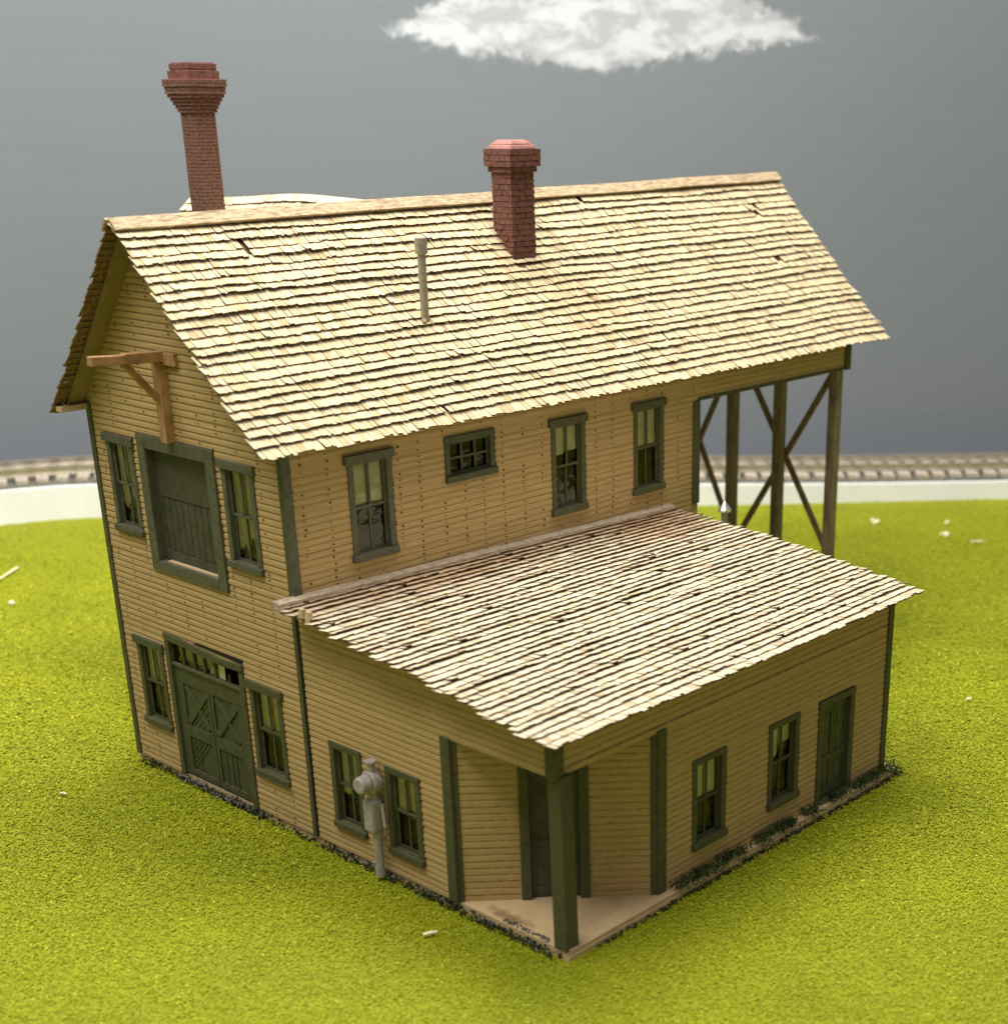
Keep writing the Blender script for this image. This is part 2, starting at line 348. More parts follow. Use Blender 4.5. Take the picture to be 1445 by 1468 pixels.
# clapboard walls ----------------------------------------------------
def siding(name, fr, segs, openings, material, pitch=.2, depth=.035, nails=None, groove_shade='groove_shade', z0=0.0):
    """segs: function z -> (u_left, u_right) or None; openings: (u0,u1,w0,w1)"""
    m = MB(); ztop = segs['top']; f = segs['f']
    zs = set(); k = 0; z = z0
    rows = []
    while z < ztop-1e-6: rows.append((z, min(z+pitch, ztop))); z += pitch
    for (a, b) in rows:
        cuts = {a, b}
        for (u0, u1, w0, w1) in openings:
            for c in (w0, w1):
                if a+1e-4 < c < b-1e-4: cuts.add(c)
        for c in segs.get('cuts', []):
            if a+1e-4 < c < b-1e-4: cuts.add(c)
        cuts = sorted(cuts); jit = R(-.006, .006)
        for c0, c1 in zip(cuts, cuts[1:]):
            mid = (c0+c1)/2
            e0 = f(c0+1e-5); e1 = f(c1-1e-5)
            if e0 is None or e1 is None: continue
            ops = sorted([(o[0], o[1]) for o in openings if o[2] < mid < o[3]])
            d0 = (depth+jit)*(1-(c0-a)/pitch)+.004; d1 = (depth+jit)*(1-(c1-a)/pitch)+.004
            L0, L1 = e0[0], e1[0]
            parts = []
            for (u0, u1) in ops: parts.append((L0, L1, u0, u0)); L0 = L1 = u1
            parts.append((L0, L1, e0[1], e1[1]))
            for (l0, l1, r0, r1) in parts:
                if r0-l0 < 1e-4 and r1-l1 < 1e-4: continue
                if c1 == b and c0 == a:
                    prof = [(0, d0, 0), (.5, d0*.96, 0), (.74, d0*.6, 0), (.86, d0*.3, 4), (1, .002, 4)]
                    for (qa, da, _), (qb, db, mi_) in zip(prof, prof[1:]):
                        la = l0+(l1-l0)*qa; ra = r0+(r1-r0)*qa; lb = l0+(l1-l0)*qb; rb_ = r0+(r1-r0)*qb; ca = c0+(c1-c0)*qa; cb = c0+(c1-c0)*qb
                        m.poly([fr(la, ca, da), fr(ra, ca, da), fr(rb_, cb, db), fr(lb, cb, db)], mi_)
                else: m.poly([fr(l0, c0, d0), fr(r0, c0, d0), fr(r1, c1, d1), fr(l1, c1, d1)], 0)
                if c0 == a: m.poly([fr(l0, c0, 0), fr(r0, c0, 0), fr(r0, c0, d0), fr(l0, c0, d0)], 2)
        if nails:
            for u in nails(a):
                e = f(a+pitch*.5)
                if e is None or not (e[0]+.1 < u < e[1]-.1): continue
                if any(o[0]-.3 < u < o[1]+.3 and o[2]-.25 < a+.1 < o[3]+.25 for o in openings): continue
                uu = u+R(-.03, .03); ww = a+pitch*R(.35, .6); s_ = R(.028, .05)
                dd = depth+.012
                m.poly([fr(uu+s_*math.cos(t), ww+s_*.8*math.sin(t), dd) for t in (0, 1.05, 2.1, 3.14, 4.2, 5.2)], 1)
    # inner face (closes the wall, dark inside)
    for (a, b) in rows:
        pass
    zz = sorted({z0, ztop, *[o[2] for o in openings], *[o[3] for o in openings], *segs.get('cuts', [])})
    zz = [z for z in zz if z0 <= z <= ztop]
    for c0, c1 in zip(zz, zz[1:]):
        e0 = f(c0+1e-5); e1 = f(c1-1e-5)
        if e0 is None or e1 is None: continue
        mid = (c0+c1)/2; ops = sorted([(o[0], o[1]) for o in openings if o[2] < mid < o[3]])
        L0, L1 = e0[0], e1[0]; parts = []
        for (u0, u1) in ops: parts.append((L0, L1, u0, u0)); L0 = L1 = u1
        parts.append((L0, L1, e0[1], e1[1]))
        for (l0, l1, r0, r1) in parts:
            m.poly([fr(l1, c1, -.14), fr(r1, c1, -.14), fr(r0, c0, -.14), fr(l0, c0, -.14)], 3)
    return m.build(name, [material, M['nail'], M['burnt'], M['dark'], M[groove_shade]], B)

def cols(c0, step, n, p=.75, jit=.0):
    cs = [c0+step*i+R(-.06, .06) for i in range(n)]
    pr = [R(.45, .95)*p for _ in cs]
    return lambda z: [c for c, q in zip(cs, pr) if random.random() < q]

AX = 4.42; AZ = 17.3; EZ = 12.12
def gable(z):
    if z <= EZ: return (0, W)
    if z >= AZ: return (AX-.001, AX+.001)
    t = (z-EZ)/(AZ-EZ); return (AX*t, W+(AX-W)*t)
GF = Fr((0, 0, 0), (1, 0, 0), (0, -1, 0))
LF = Fr((W, 0, 0), (0, 1, 0), (1, 0, 0))
KF = Fr((XL, 0, 0), (0, 1, 0), (1, 0, 0))
DF = Fr((N, 0, 0), (XL-N, YN, 0), (YN, -(XL-N), 0))
DL = math.hypot(XL-N, YN)
def hole(u0, u1, w0, w1): return (u0+.09, u1-.09, w0+.12, w1-.1)
op_g = [hole(.84, 2.36, 8.04, 11.15), (2.9, 6.5, 7.3, 11.2), hole(7.05, 8.62, 7.98, 11.2), hole(.92, 2.46, 1.4, 4.5), (2.85, 6.88, 0, 4.75), hole(7.2, 8.82, 1.3, 4.45)]
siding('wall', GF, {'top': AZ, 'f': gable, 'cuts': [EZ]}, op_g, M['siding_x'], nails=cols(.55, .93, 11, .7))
op_l = [hole(2.16, 3.78, 8.16, 11.32), hole(5.87, 7.95, 9.86, 11.28), hole(10.48, 12.08, 7.93, 11.15), hole(14.54, 16.12, 7.9, 11.12)]
siding('wall', LF, {'top': 12.0, 'f': lambda z: (0, Y1)}, op_l, M['siding_y'], nails=cols(.6, .86, 21, 1.1), groove_shade='groove_shade_soft', depth=.02)
siding('wall', Fr((0, Y1, 0), (0, -1, 0), (-1, 0, 0)), {'top': 12.0, 'f': lambda z: (0, Y1)}, [], M['siding_y'])
siding('wall', Fr((W, Y1, 0), (-1, 0, 0), (0, 1, 0)), {'top': 12.0, 'f': lambda z: (0, W)}, [], M['siding_x'])
# far gable above the open bay, and the two side aprons
siding('gable_panel', Fr((W, Y2, 0), (-1, 0, 0), (0, 1, 0)), {'top': AZ, 'f': (lambda z: (lambda q: (W-q[1], W-q[0]))(gable(z))), 'cuts': [EZ]}, [], M['siding_x'], z0=10.8)
ap = siding('side_apron', LF, {'top': 12.0, 'f': lambda z: (Y1, Y2)}, [], M['siding_y'], z0=10.8, depth=.012, nails=cols(19, .86, 10, .3))
siding('side_apron', Fr((0, Y2, 0), (0, -1, 0), (-1, 0, 0)), {'top': 12.0, 'f': lambda z: (0, Y2-Y1)}, [], M['siding_y'], z0=10.8)
# lean-to
def ztop_lean(x): return 7.32 + (6.18-7.32)*(x-10.2)/(20.91-10.2) - .16
ZA, ZB = ztop_lean(W), ztop_lean(XL); HZ = 4.95
def lean(z):
    if z < HZ: return (W, N)
    if z <= ZB: return (W, XL)
    t = (z-ZB)/(ZA-ZB); return (W, XL+(W-XL)*t)
op_e = [hole(11.0, 12.44, .72, 3.5), hole(13.52, 14.98, .66, 3.42)]
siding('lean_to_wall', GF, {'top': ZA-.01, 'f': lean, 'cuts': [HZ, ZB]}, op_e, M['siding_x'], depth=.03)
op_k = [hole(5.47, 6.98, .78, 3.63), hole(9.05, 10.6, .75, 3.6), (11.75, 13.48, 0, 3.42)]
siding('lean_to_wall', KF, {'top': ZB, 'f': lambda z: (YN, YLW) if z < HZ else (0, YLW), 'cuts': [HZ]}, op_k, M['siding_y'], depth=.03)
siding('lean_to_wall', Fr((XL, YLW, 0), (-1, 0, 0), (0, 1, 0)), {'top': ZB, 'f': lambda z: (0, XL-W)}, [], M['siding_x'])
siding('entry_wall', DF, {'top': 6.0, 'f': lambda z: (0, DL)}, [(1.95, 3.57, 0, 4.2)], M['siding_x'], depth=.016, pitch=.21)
fz = MB(); fz.box(KF, .02, YLW-.25, 5.1, 5.14, .03, .045); fz.build('frieze_line', M['groove_shade'], B)
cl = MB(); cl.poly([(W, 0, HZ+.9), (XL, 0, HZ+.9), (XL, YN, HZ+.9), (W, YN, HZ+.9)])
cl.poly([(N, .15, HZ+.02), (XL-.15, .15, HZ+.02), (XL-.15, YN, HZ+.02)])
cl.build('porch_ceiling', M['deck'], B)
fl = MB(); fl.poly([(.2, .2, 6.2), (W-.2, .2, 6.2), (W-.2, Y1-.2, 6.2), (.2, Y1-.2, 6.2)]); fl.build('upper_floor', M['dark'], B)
fl = MB(); fl.poly([(.1, Y1+.1, 12.0), (.1, Y2-.1, 12.0), (W-.1, Y2-.1, 12.0), (W-.1, Y1+.1, 12.0)]); fl.build('bay_light_stop', M['deck'], B)  # added plane that closes the bay top against light
# beam trims of the open bay
bt = MB(); bt.box(LF, Y1-.05, Y2+.05, 10.74, 10.86, -.2, .06); bt.build('apron_trim', M['trim'], B)
bt = MB(); bt.box(LF, Y2-.22, Y2+.14, 10.72, 12.0, -.1, .1); bt.build('corner_board', M['trim'], B)

def cboard(fr, u0, u1, w0, w1, n=.085, m='trim', jag=True):
    mb = MB(); mb.box(fr, u0, u1, w0, w1, 0, n)
    if jag:      # burnt comb edge left by the siding
        z = w0
        while z < w1-.2: mb.box(fr, u1, u1+R(.02, .05), z+.02, z+.13, .0, .045, 1); z += .2
    return mb.build('corner_board', [M[m], M['burnt']], B, bevel=.012)
cboard(GF, -.03, .2, 0, 12.05); cboard(GF, 9.83, 10.0, 0, 12.0, .09, jag=False)
cboard(LF, -.09, .2, 7.35, 11.95, .085, 'trim_grey'); cboard(LF, Y1-.32, Y1+.05, 7.0, 10.74, .085, jag=False)
cboard(GF, N-.28, N+.08, 0, 5.0, .09); cboard(GF, 10.0, 10.08, 0, 6.95, .05, 'dark', jag=False)  # the dark strip stands in for the shaded gap beside the corner board
cboard(DF, 0.02, .2, 0, 4.93, .05, jag=False)
cboard(KF, YN-.06, YN+.3, 0, 5.02, .085); cboard(DF, DL-.2, DL-.03, 0, 4.93, .05, jag=False)
cboard(KF, YLW-.23, YLW+.05, 0, ZB-.05, .085, jag=False)

# windows -------------------------------------------------------------
def window(fr, u0, u1, w0, w1, style, m='trim', shade=(.5, .5), rag=0, lower=None, cols_=2, rows_=2, rec=.09):
    """u0..w1 is the outer casing; shade = how far the blind comes down (fraction) per half"""
    cw = .2 if style == 'ears' else .2; o = MB(); hd = .26 if style == 'ears' else .2
    sillh = .22
    iu0, iu1, iw0, iw1 = u0+cw, u1-cw, w0+sillh, w1-hd
    o.box(fr, u0, iu0, iw0, iw1, -.14, .07); o.box(fr, iu1, u1, iw0, iw1, -.14, .07)
    if style == 'ears':
        o.box(fr, u0-.12, u1+.1, iw1, w1, -.1, .14)
    else: o.box(fr, u0, u1, iw1, w1, -.1, .085)
    win = o.build('window', M[m], B, bevel=.018)
    je = MB(); z = w0
    while z < w1-.1:
        je.box(fr, u1-.005, u1+R(.02, .06), z+.015, z+.15, .0, .05); z += .2
    je.build('burnt_shade_edge', M['burnt'], win)  # burnt siding edge and casing shadow, both in the strip's dark colour
    s = MB(); s.box(fr, u0-(.06 if style == 'ears' else .0), u1+.05, w0, iw0, -.12, .15); s.build('sill', M[m], win, bevel=.03)
    a = MB(); t = .075; mid = (iw0+iw1)/2+.02
    def sash(b0, b1, n):
        a.box(fr, iu0, iu0+t, b0, b1, n-.05, n); a.box(fr, iu1-t, iu1, b0, b1, n-.05, n)
        a.box(fr, iu0+t, iu1-t, b0, b0+t, n-.05, n); a.box(fr, iu0+t, iu1-t, b1-t, b1, n-.05, n)
        for k in range(1, cols_):
            c = iu0+(iu1-iu0)*k/cols_; a.box(fr, c-.035, c+.035, b0+t, b1-t, n-.045, n-.003)
    if rows_ == 2 and cols_ == 2: sash(mid-.04, iw1, -rec+.05); sash(iw0, mid+.04, -rec-.005)
    else:
        sash(iw0, iw1, -rec+.05); a.box(fr, iu0+t, iu1-t, (iw0+iw1)/2-.035, (iw0+iw1)/2+.035, -rec+.005, -rec+.046)
    a.build('sash', M[m], win)
    gl = MB(); gl.poly([fr(iu0, iw0, -rec-.03), fr(iu1, iw0, -rec-.03), fr(iu1, iw1, -rec-.03), fr(iu0, iw1, -rec-.03)]); gl.build('pane', M['glass'], win)
    H = iw1-iw0
    if shade[0] > 0 or shade[1] > 0:
        sh = MB(); n = 9; Wd = iu1-iu0
        prev = None
        for k in range(2*n+1):
            f = k/(2*n); d = shade[0] if f < .5 else shade[1]
            if k == n: d = (shade[0]+shade[1])/2
            low = iw1-H*d + (R(-rag, rag) if rag else 0)
            u = iu0+Wd*f
            bow = .015*math.sin(f*9)
            if prev: sh.poly([fr(prev[0], prev[1], -rec-.06+prev[2]), fr(u, low, -rec-.06+bow), fr(u, iw1, -rec-.06), fr(prev[0], iw1, -rec-.06)])
            prev = (u, low, bow)
        sh.build('shade', M['shade'], win)
    return win
window(GF, .84, 2.36, 8.04, 11.15, 'ears', 'trim_grey', (.78, .7), .18)
window(GF, 7.05, 8.62, 7.98, 11.2, 'ears', 'trim_grey', (.86, .74), .15)
window(GF, .92, 2.46, 1.4, 4.5, 'ears', 'trim', (.5, .5), .01)
window(GF, 7.2, 8.82, 1.3, 4.45, 'ears', 'trim', (.52, .5), .02)
window(LF, 2.16, 3.78, 8.16, 11.32, 'ears', 'trim_grey', (.52, .48), .01)
window(LF, 10.48, 12.08, 7.93, 11.15, 'ears', 'trim', (.36, .33), .01)
window(LF, 14.54, 16.12, 7.9, 11.12, 'ears', 'trim', (.52, .5), .01)
window(LF, 5.87, 7.95, 9.86, 11.28, 'flat', 'doorgreen', (0, 0), cols_=3, rows_=1)
window(GF, 11.0, 12.44, .72, 3.5, 'flat', 'trim', (.62, .55), .05, rec=.11)
window(GF, 13.52, 14.98, .66, 3.42, 'flat', 'trim', (.5, .46), .02, rec=.11)
window(KF, 5.47, 6.98, .78, 3.63, 'flat', 'trim', (.5, .5), .01, rec=.11)
window(KF, 9.05, 10.6, .75, 3.6, 'flat', 'trim', (.42, .28), .06, rec=.11)

# hay loft opening -----------------------------------------------------
ld = MB(); u0, u1, w0, w1 = 2.7, 6.74, 7.08, 11.38
ld.box(GF, u0, u0+.42, w0, w1, -.3, .1); ld.box(GF, u1-.42, u1, w0, w1, -.3, .1)
ld.box(GF, u0+.42, u1-.42, w1-.42, w1, -.3, .1); ld.box(GF, u0+.42, u1-.42, w0, w0+.34, -.3, .1)
L0 = ld.build('loft_door', M['trim_grey'], B, bevel=.02)
je = MB(); z = w0
while z < w1-.1: je.box(GF, u1-.01, u1+R(.03, .08), z+.01, z+.17, .0, .05); z += .2
je.build('burnt_shade_edge', M['burnt'], L0)  # dark strip holds the burnt edge and the frame's shadow together
d = MB(); a0, a1, b0, b1 = u0+.42, u1-.42, w0+.34, w1-.42; nn = -.24
d.box(GF, a0, a1, b0, b1, nn-.1, nn)
d.box(GF, a0, a1, b0+2.05, b1, nn, nn+.05); d.box(GF, a0, a1, b0+.02, b0+.34, nn, nn+.06)
d.box(GF, a0, a0+.2, b0+.34, b0+2.05, nn, nn+.045); d.box(GF, a1-.12, a1, b0+.34, b0+2.05, nn, nn+.045)
k = a0+.23
while k < a1-.3: d.box(GF, k, min(k+.305, a1-.13), b0+.36, b0+2.03-R(0, .03), nn, nn+.035); k += .335
d.build('door_panel', M['darkgreen'], L0, bevel=.01)
d = MB(); d.box(GF, a0+.3, a1, b0, b0+.04, nn+.07, -.02); d.build('sill', M['wood'], L0)

# barn door with broken transom ------------------------------------------
gd = MB(); u0, u1, w1 = 2.72, 7.0, 5.0
gd.box(GF, u0, u0+.22, 0, 4.72, -.2, .1); gd.box(GF, u1-.24, u1, 0, 4.6, -.2, .1)
gd.hexa([GF(u0, 4.76, .12), GF(6.0, 4.58, .13), GF(6.0, 4.58, -.1), GF(u0, 4.76, -.1), GF(u0, 5.0, .12), GF(6.0, 4.80, .13), GF(6.0, 4.80, -.1), GF(u0, 5.0, -.1)])
gd.hexa([GF(6.0, 4.58, .13), GF(u1, 4.62, .12), GF(u1, 4.62, -.1), GF(6.0, 4.58, -.1), GF(6.0, 4.80, .13), GF(u1, 4.86, .12), GF(u1, 4.86, -.1), GF(6.0, 4.80, -.1)])
gd.box(GF, u0+.22, u1-.24, 3.9, 4.0, -.12, .06)
G = gd.build('barn_door', M['trim'], B, bevel=.02)
gap = MB(); gap.poly([GF(3.9, 4.9, -.02), GF(7.0, 4.82, -.02), GF(7.0, 5.03, -.02), GF(4.4, 5.03, -.02)]); gap.poly([GF(4.3, 4.93, .045), GF(7.0, 4.86, .045), GF(7.03, 5.02, .045), GF(4.6, 5.02, .045)])
gap.build('lintel_gap_shade', M['dark'], G)  # near-black sheets stand in for the shade above the lintel
tr = MB()
for u in (3.55, 4.15, 4.72, 5.3): tr.box(GF, u, u+.07, 4.0, 4.75, -.1, .0)
tr.box(GF, 6.0, 6.05, 4.0, 4.3, -.1, -.03)
tr.build('muntin', M['trim'], G)
tp = MB(); tp.poly([GF(2.94, 4.0, -.07), GF(5.3, 4.0, -.07), GF(5.3, 4.7, -.07), GF(2.94, 4.75, -.07)]); tp.build('pane', M['glass'], G)
tp = MB(); tp.poly([GF(4.8, 4.0, -.12), GF(5.72, 4.0, -.12), GF(5.72, 4.5, -.12), GF(5.58, 4.62, -.12), GF(5.3, 4.58, -.12)]); tp.poly([GF(2.96, 4.05, -.3), GF(4.75, 4.02, -.3), GF(4.7, 4.5, -.3), GF(3.9, 4.4, -.3), GF(3, 4.7, -.3)]); tp.build('shade', M['shade'], G)
dp = MB(); nn = -.06; a0, a1 = u0+.22, u1-.24
dp.box(GF, a0, a1, .05, 3.9, nn-.1, nn)
def bd(x0, x1, y0, y1, t=.055): dp.box(GF, x0, x1, y0, y1, nn, nn+t)
cx = (a0+a1)/2
bd(a0, a1, 3.35, 3.88); bd(a0, a0+.42, .08, 3.35); bd(a1-.42, a1, .08, 3.35); bd(cx-.16, cx-.02, .08, 3.35); bd(cx+.02, cx+.16, .08, 3.35)
bd(a0+.42, cx-.16, 1.5, 1.9); bd(cx+.16, a1-.42, 1.5, 1.9); bd(a0+.42, cx-.16, .08, .3); bd(cx+.16, a1-.42, .08, .3)
for (x0, x1) in ((a0+.42, cx-.16), (cx+.16, a1-.42)):
    dp.bar(GF(x0+.05, 2.0, nn+.03), GF(x1-.05, 3.28, nn+.03), .24, .06, side=(0, -1, 0))
    dp.bar(GF(x1-.1, 2.0, nn+.02), GF(x0+.1, 3.28, nn+.02), .2, .05, side=(0, -1, 0))
for k in range(6):      # diagonal boards
    q = .25*k; x0 = a0+.45
    if x0+q < cx-.3: dp.bar(GF(x0+q, 1.95, nn+.008), GF(min(x0+q+1.2, cx-.2), 1.95+min(1.2, cx-.2-x0-q), nn+.008), .05, .03, side=(0, -1, 0))
    dp.bar(GF(x0, .35+q*.8, nn+.008), GF(min(x0+1.1, x0+(1.45-.35-q*.8)), min(1.45, .35+q*.8+1.1), nn+.008), .05, .03, side=(0, -1, 0)) if .35+q*.8 < 1.3 else None
for x in (cx+.45, cx+.75, cx+1.0, a0+.85): dp.box(GF, x, x+.05, .3, 1.5, nn, nn+.03)
dp.build('door_panel', M['doorgreen'], G, bevel=.008)

# doors of the lean-to --------------------------------------------------
dd = MB(); u0, u1, w1 = 11.62, 13.6, 3.57
dd.box(KF, u0, u0+.24, 0, w1-.24, -.14, .085); dd.box(KF, u1-.24, u1, 0, w1-.24, -.14, .085); dd.box(KF, u0, u1, w1-.24, w1, -.12, .1)
D1 = dd.build('door', M['trim'], B, bevel=.018)
dl = MB(); a0, a1 = u0+.24, u1-.24; cx = (a0+a1)/2; nn = -.1
dl.box(KF, a0, a1, .08, w1-.24, nn-.06, nn)
for x0, x1 in ((a0, cx-.012), (cx+.012, a1)):
    dl.box(KF, x0, x0+.12, .1, w1-.26, nn, nn+.04); dl.box(KF, x1-.12, x1, .1, w1-.26, nn, nn+.04)
    for z0, z1 in ((.1, .35), (1.35, 1.55), (3.05, w1-.26)): dl.box(KF, x0+.12, x1-.12, z0, z1, nn, nn+.04)
    dl.box(KF, x0+.2, x1-.2, 1.65, 2.95, nn, nn+.02); dl.box(KF, x0+.2, x1-.2, .45, 1.25, nn, nn+.02)
dl.build('door_panel', M['doorgreen'], D1, bevel=.01)
th_ = MB(); th_.box(KF, a0-.05, a1+.1, 0, .07, -.1, .16); th_.build('threshold', M['trim_grey'], D1)
dd = MB(); u0, u1 = 1.8, 3.72
dd.box(DF, u0, u0+.28, 0, 4.1, -.12, .08); dd.box(DF, u1-.28, u1, 0, 4.1, -.12, .08); dd.box(DF, u0, u1, 4.1, 4.4, -.12, .09)
D2 = dd.build('door', M['trim'], B, bevel=.018)
dl = MB(); a0, a1 = u0+.28, u1-.28; cx = (a0+a1)/2
dl.box(DF, a0, a1, .02, 4.1, -.16, -.1)
for x0, x1 in ((a0, cx-.012), (cx+.012, a1)):
    dl.box(DF, x0, x0+.14, .04, 4.08, -.1, -.06); dl.box(DF, x1-.14, x1, .04, 4.08, -.1, -.06)
    for z0, z1 in ((.04, .35), (1.6, 1.8), (3.75, 4.08)): dl.box(DF, x0+.14, x1-.14, z0, z1, -.1, -.06)
dl.build('door_panel', M['darkgreen'], D2, bevel=.01)
# porch post ------------------------------------------------------------
pp = MB(); c = Vector((XL+.08, .22, 0)); hw = .235; tp_ = Vector((-.1, 0, 0))
def ring(z, h, off): return [c+off+Vector((-h, -h, z)), c+off+Vector((h, -h, z)), c+off+Vector((h, h, z)), c+off+Vector((-h, h, z))]
pp.hexa(ring(0, hw, Vector((0, 0, 0)))+ring(5.0, hw*.98, tp_)); pst = pp.build('porch_post', M['trim'], B, bevel=.02)
pt = MB(); c2 = Vector((XL+.02, .02, 0)); pt.hexa([c2+Vector((dx, dy, z)) for z in (4.98, 6.0) for dx, dy in ((-.2, -.16), (.14, -.16), (.14, .2), (-.2, .2))]); pt.build('post_cap', M['trim'], pst, bevel=.02)
pb = MB(); pb.hexa([Vector(q) for q in [(XL+.06, .06, 0), (XL+.34, .06, 0), (XL+.34, .6, 0), (XL+.3, .55, 0), (XL+.08, .1, .05), (XL+.33, .08, .07), (XL+.33, .55, .05), (XL+.31, .5, .06)]]); pb.build('glue_lump', M['wood'], pst)

# open bay posts and braces ---------------------------------------------
bay = [(9.72, .33), (6.95, .33), (4.45, .33), (2.1, .33), (.25, .33)]
for x, h in bay:
    m = MB(); m.hexa([Vector((x+a*h/1.6, Y2-.32+b*h/1.6, z)) for z in (GZ, 11.0) for a, b in ((-1, -1), (1, -1), (1, 1), (-1, 1))]); m.build('bay_post', M['post'], B, bevel=.02)
def brace(a, b, t=.1):
    m = MB(); m.bar(a, b, .26, t, side=(0, 1, 0)); m.build('cross_brace', M['post'], B)
yb = Y2-.1
for x0, x1 in ((4.6, 9.6), (.35, 4.35)):
    z0, z1 = 2.7, 10.8
    brace((x0, yb, z0), (x1, yb, z1)); brace((x0, yb+.11, z1), (x1, yb+.11, z0))

# roofs -------------------------------------------------------------------
def shingle_roof(name, e0, e1, r0, r1, rows, m_main, th=.055, lift=.05, wmin=.16, wmax=.36, over=.14, deck=.1, wav=.05, warp=None, holes=(), side_jag=.06, skip=0.0005):
    e0, e1, r0, r1 = map(Vector, (e0, e1, r0, r1)); nrm = (e1-e0).cross(r0-e0).normalized()
    if nrm.z < 0: nrm = -nrm
    Lh = (e1-e0).length; Ls = (r0-e0).length; sd = R(0, 100)
    def S(u, v, h=0):
        p = e0.lerp(e1, u).lerp(r0.lerp(r1, u), v)
        hh = h + wav*(noise.noise(Vector((u*Lh*.16+sd, v*Ls*.25, 0))))
        if warp: hh += warp(u, v)
        return p + nrm*hh
    m = MB(); nu, nv = 24, 8                       # the sheet under the shingles
    def DK(u, v): return S(u, v, -deck)
    for i in range(nu):
        for j in range(nv):
            a, b = i/nu, (i+1)/nu; c_, d_ = j/nv, (j+1)/nv; c_ = .012+c_*.988; d_ = .012+d_*.988
            A = .012/ (Lh/30); a = .014+a*.972; b = .014+b*.972
            m.poly([S(a, c_, -.012), S(b, c_, -.012), S(b, d_, -.012), S(a, d_, -.012)], 1)
            m.poly([DK(a, d_), DK(b, d_), DK(b, c_), DK(a, c_)], 2)
    for (ua, ub, va, vb) in ((.014, .986, .012, .012), (.014, .986, 1, 1)):
        for i in range(nu):
            a = ua+(ub-ua)*i/nu; b = ua+(ub-ua)*(i+1)/nu; m.poly([DK(a, va), DK(b, va), S(b, va, -.012), S(a, va, -.012)], 2)
    for uu in (.014, .986):
        for j in range(nv):
            c_ = .012+.988*j/nv; d_ = .012+.988*(j+1)/nv; m.poly([DK(uu, c_), DK(uu, d_), S(uu, d_, -.012), S(uu, c_, -.012)], 2)
    fmat = [1, 0, 1, 1, 1, 1]
    pv = 1/rows
    for r in range(rows):
        u = -R(0, .2)/Lh - .0; rs = R(0, 50); rowlift = lift*R(.6, 1.5); rowsh = R(-.07, .07)*pv
        ustart = R(-side_jag, side_jag)/Lh; uend = 1+R(-side_jag, side_jag)/Lh
        u = ustart; blk = 0; blkshift = 0; blklift = 0
        while u < uend-.02/Lh:
            if blk <= 0: blk = random.randint(3, 11); blkshift = R(-.05, .05); blklift = R(-.012, .02)
            blk -= 1
            wd = R(wmin, wmax)/Lh; u2 = min(u+wd, uend)
            low = r*pv + rowsh + pv*(noise.noise(Vector((u*Lh*.35, rs, 0)))*.22 + blkshift + R(-.065, .065))
            if r == 0: low = -over*R(.25, 1.0)/Ls
            hi = min((r+1)*pv+pv*.32, 1.0)
            cu = (u+u2)/2
            if any(abs(cu*Lh-hu) < .17 and abs((r+.5)*pv*Ls-hv) < pv*Ls*.6 for hu, hv in holes):
                if random.random() < .8: u = u2; continue
            if random.random() < skip: u = u2; continue
            gp = R(.004, .022)/Lh if random.random() < .75 else .0; h0 = rowlift+blklift+R(0, .012)
            if random.random() < .012: h0 += .05
            sk = R(-.012, .012)/Lh; t_ = th*R(.8, 1.25); dz = R(-.008, .008)
            lo2 = low + R(-.03, .03)*pv
            Pn = [S(u+sk, low, h0-.0+dz), S(u2-gp+sk, lo2, h0-dz), S(u2-gp, hi, .0), S(u, hi, .0),
                  S(u+sk, low, h0+t_+dz), S(u2-gp+sk, lo2, h0+t_-dz), S(u2-gp, hi, .012), S(u, hi, .012)]
            tn = random.betavariate(2.2, 1.2)
            if random.random() < .05: tn *= .3
            m.hexa(Pn, 0, tn, fmat); u = u2
    o = m.build(name, [m_main, M['brown_edge'] if m_main == M['shingle_far'] else M['burnt'], M['deck']], B)
    return o, S
def mwarp(u, v): return .10*math.exp(-(((u-.93)/.06)**2))*(1-v) - .05*math.sin(v*3.14)
RF, SR = shingle_roof('roof', (10.46, -1.02, 11.78), (10.46, 29.81, 11.76), (AX, -1.02, 17.5), (AX, 29.81, 17.86), 26, M['shingle'], wmin=.09, wmax=.23, holes=((3.7, 7.05), (28.0, 6.7), (27.4, 4.4)), warp=mwarp)
rl = (-.46, -1.02, 11.72), (-.46, 29.81, 11.7)
RB, _ = shingle_roof('roof', rl[1], rl[0], (AX, 29.81, 17.86), (AX, -1.02, 17.5), 30, M['shingle_far'], side_jag=.05, lift=.03)
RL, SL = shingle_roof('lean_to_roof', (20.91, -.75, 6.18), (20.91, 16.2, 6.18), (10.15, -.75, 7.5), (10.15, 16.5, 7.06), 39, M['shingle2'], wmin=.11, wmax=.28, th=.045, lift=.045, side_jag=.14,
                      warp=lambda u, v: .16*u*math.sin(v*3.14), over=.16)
rb = MB()      # ridge boards
A = Vector((AX, -1.04, 17.56)); Bq = Vector((AX, 29.84, 17.92)); dr = Vector((10.46-AX, 0, 11.77-17.5)).normalized(); dn = Vector((.69, 0, .72)); dl_ = Vector((-.46-AX, 0, 11.72-17.5)).normalized(); dm = Vector((-.76, 0, .65))
n = 20
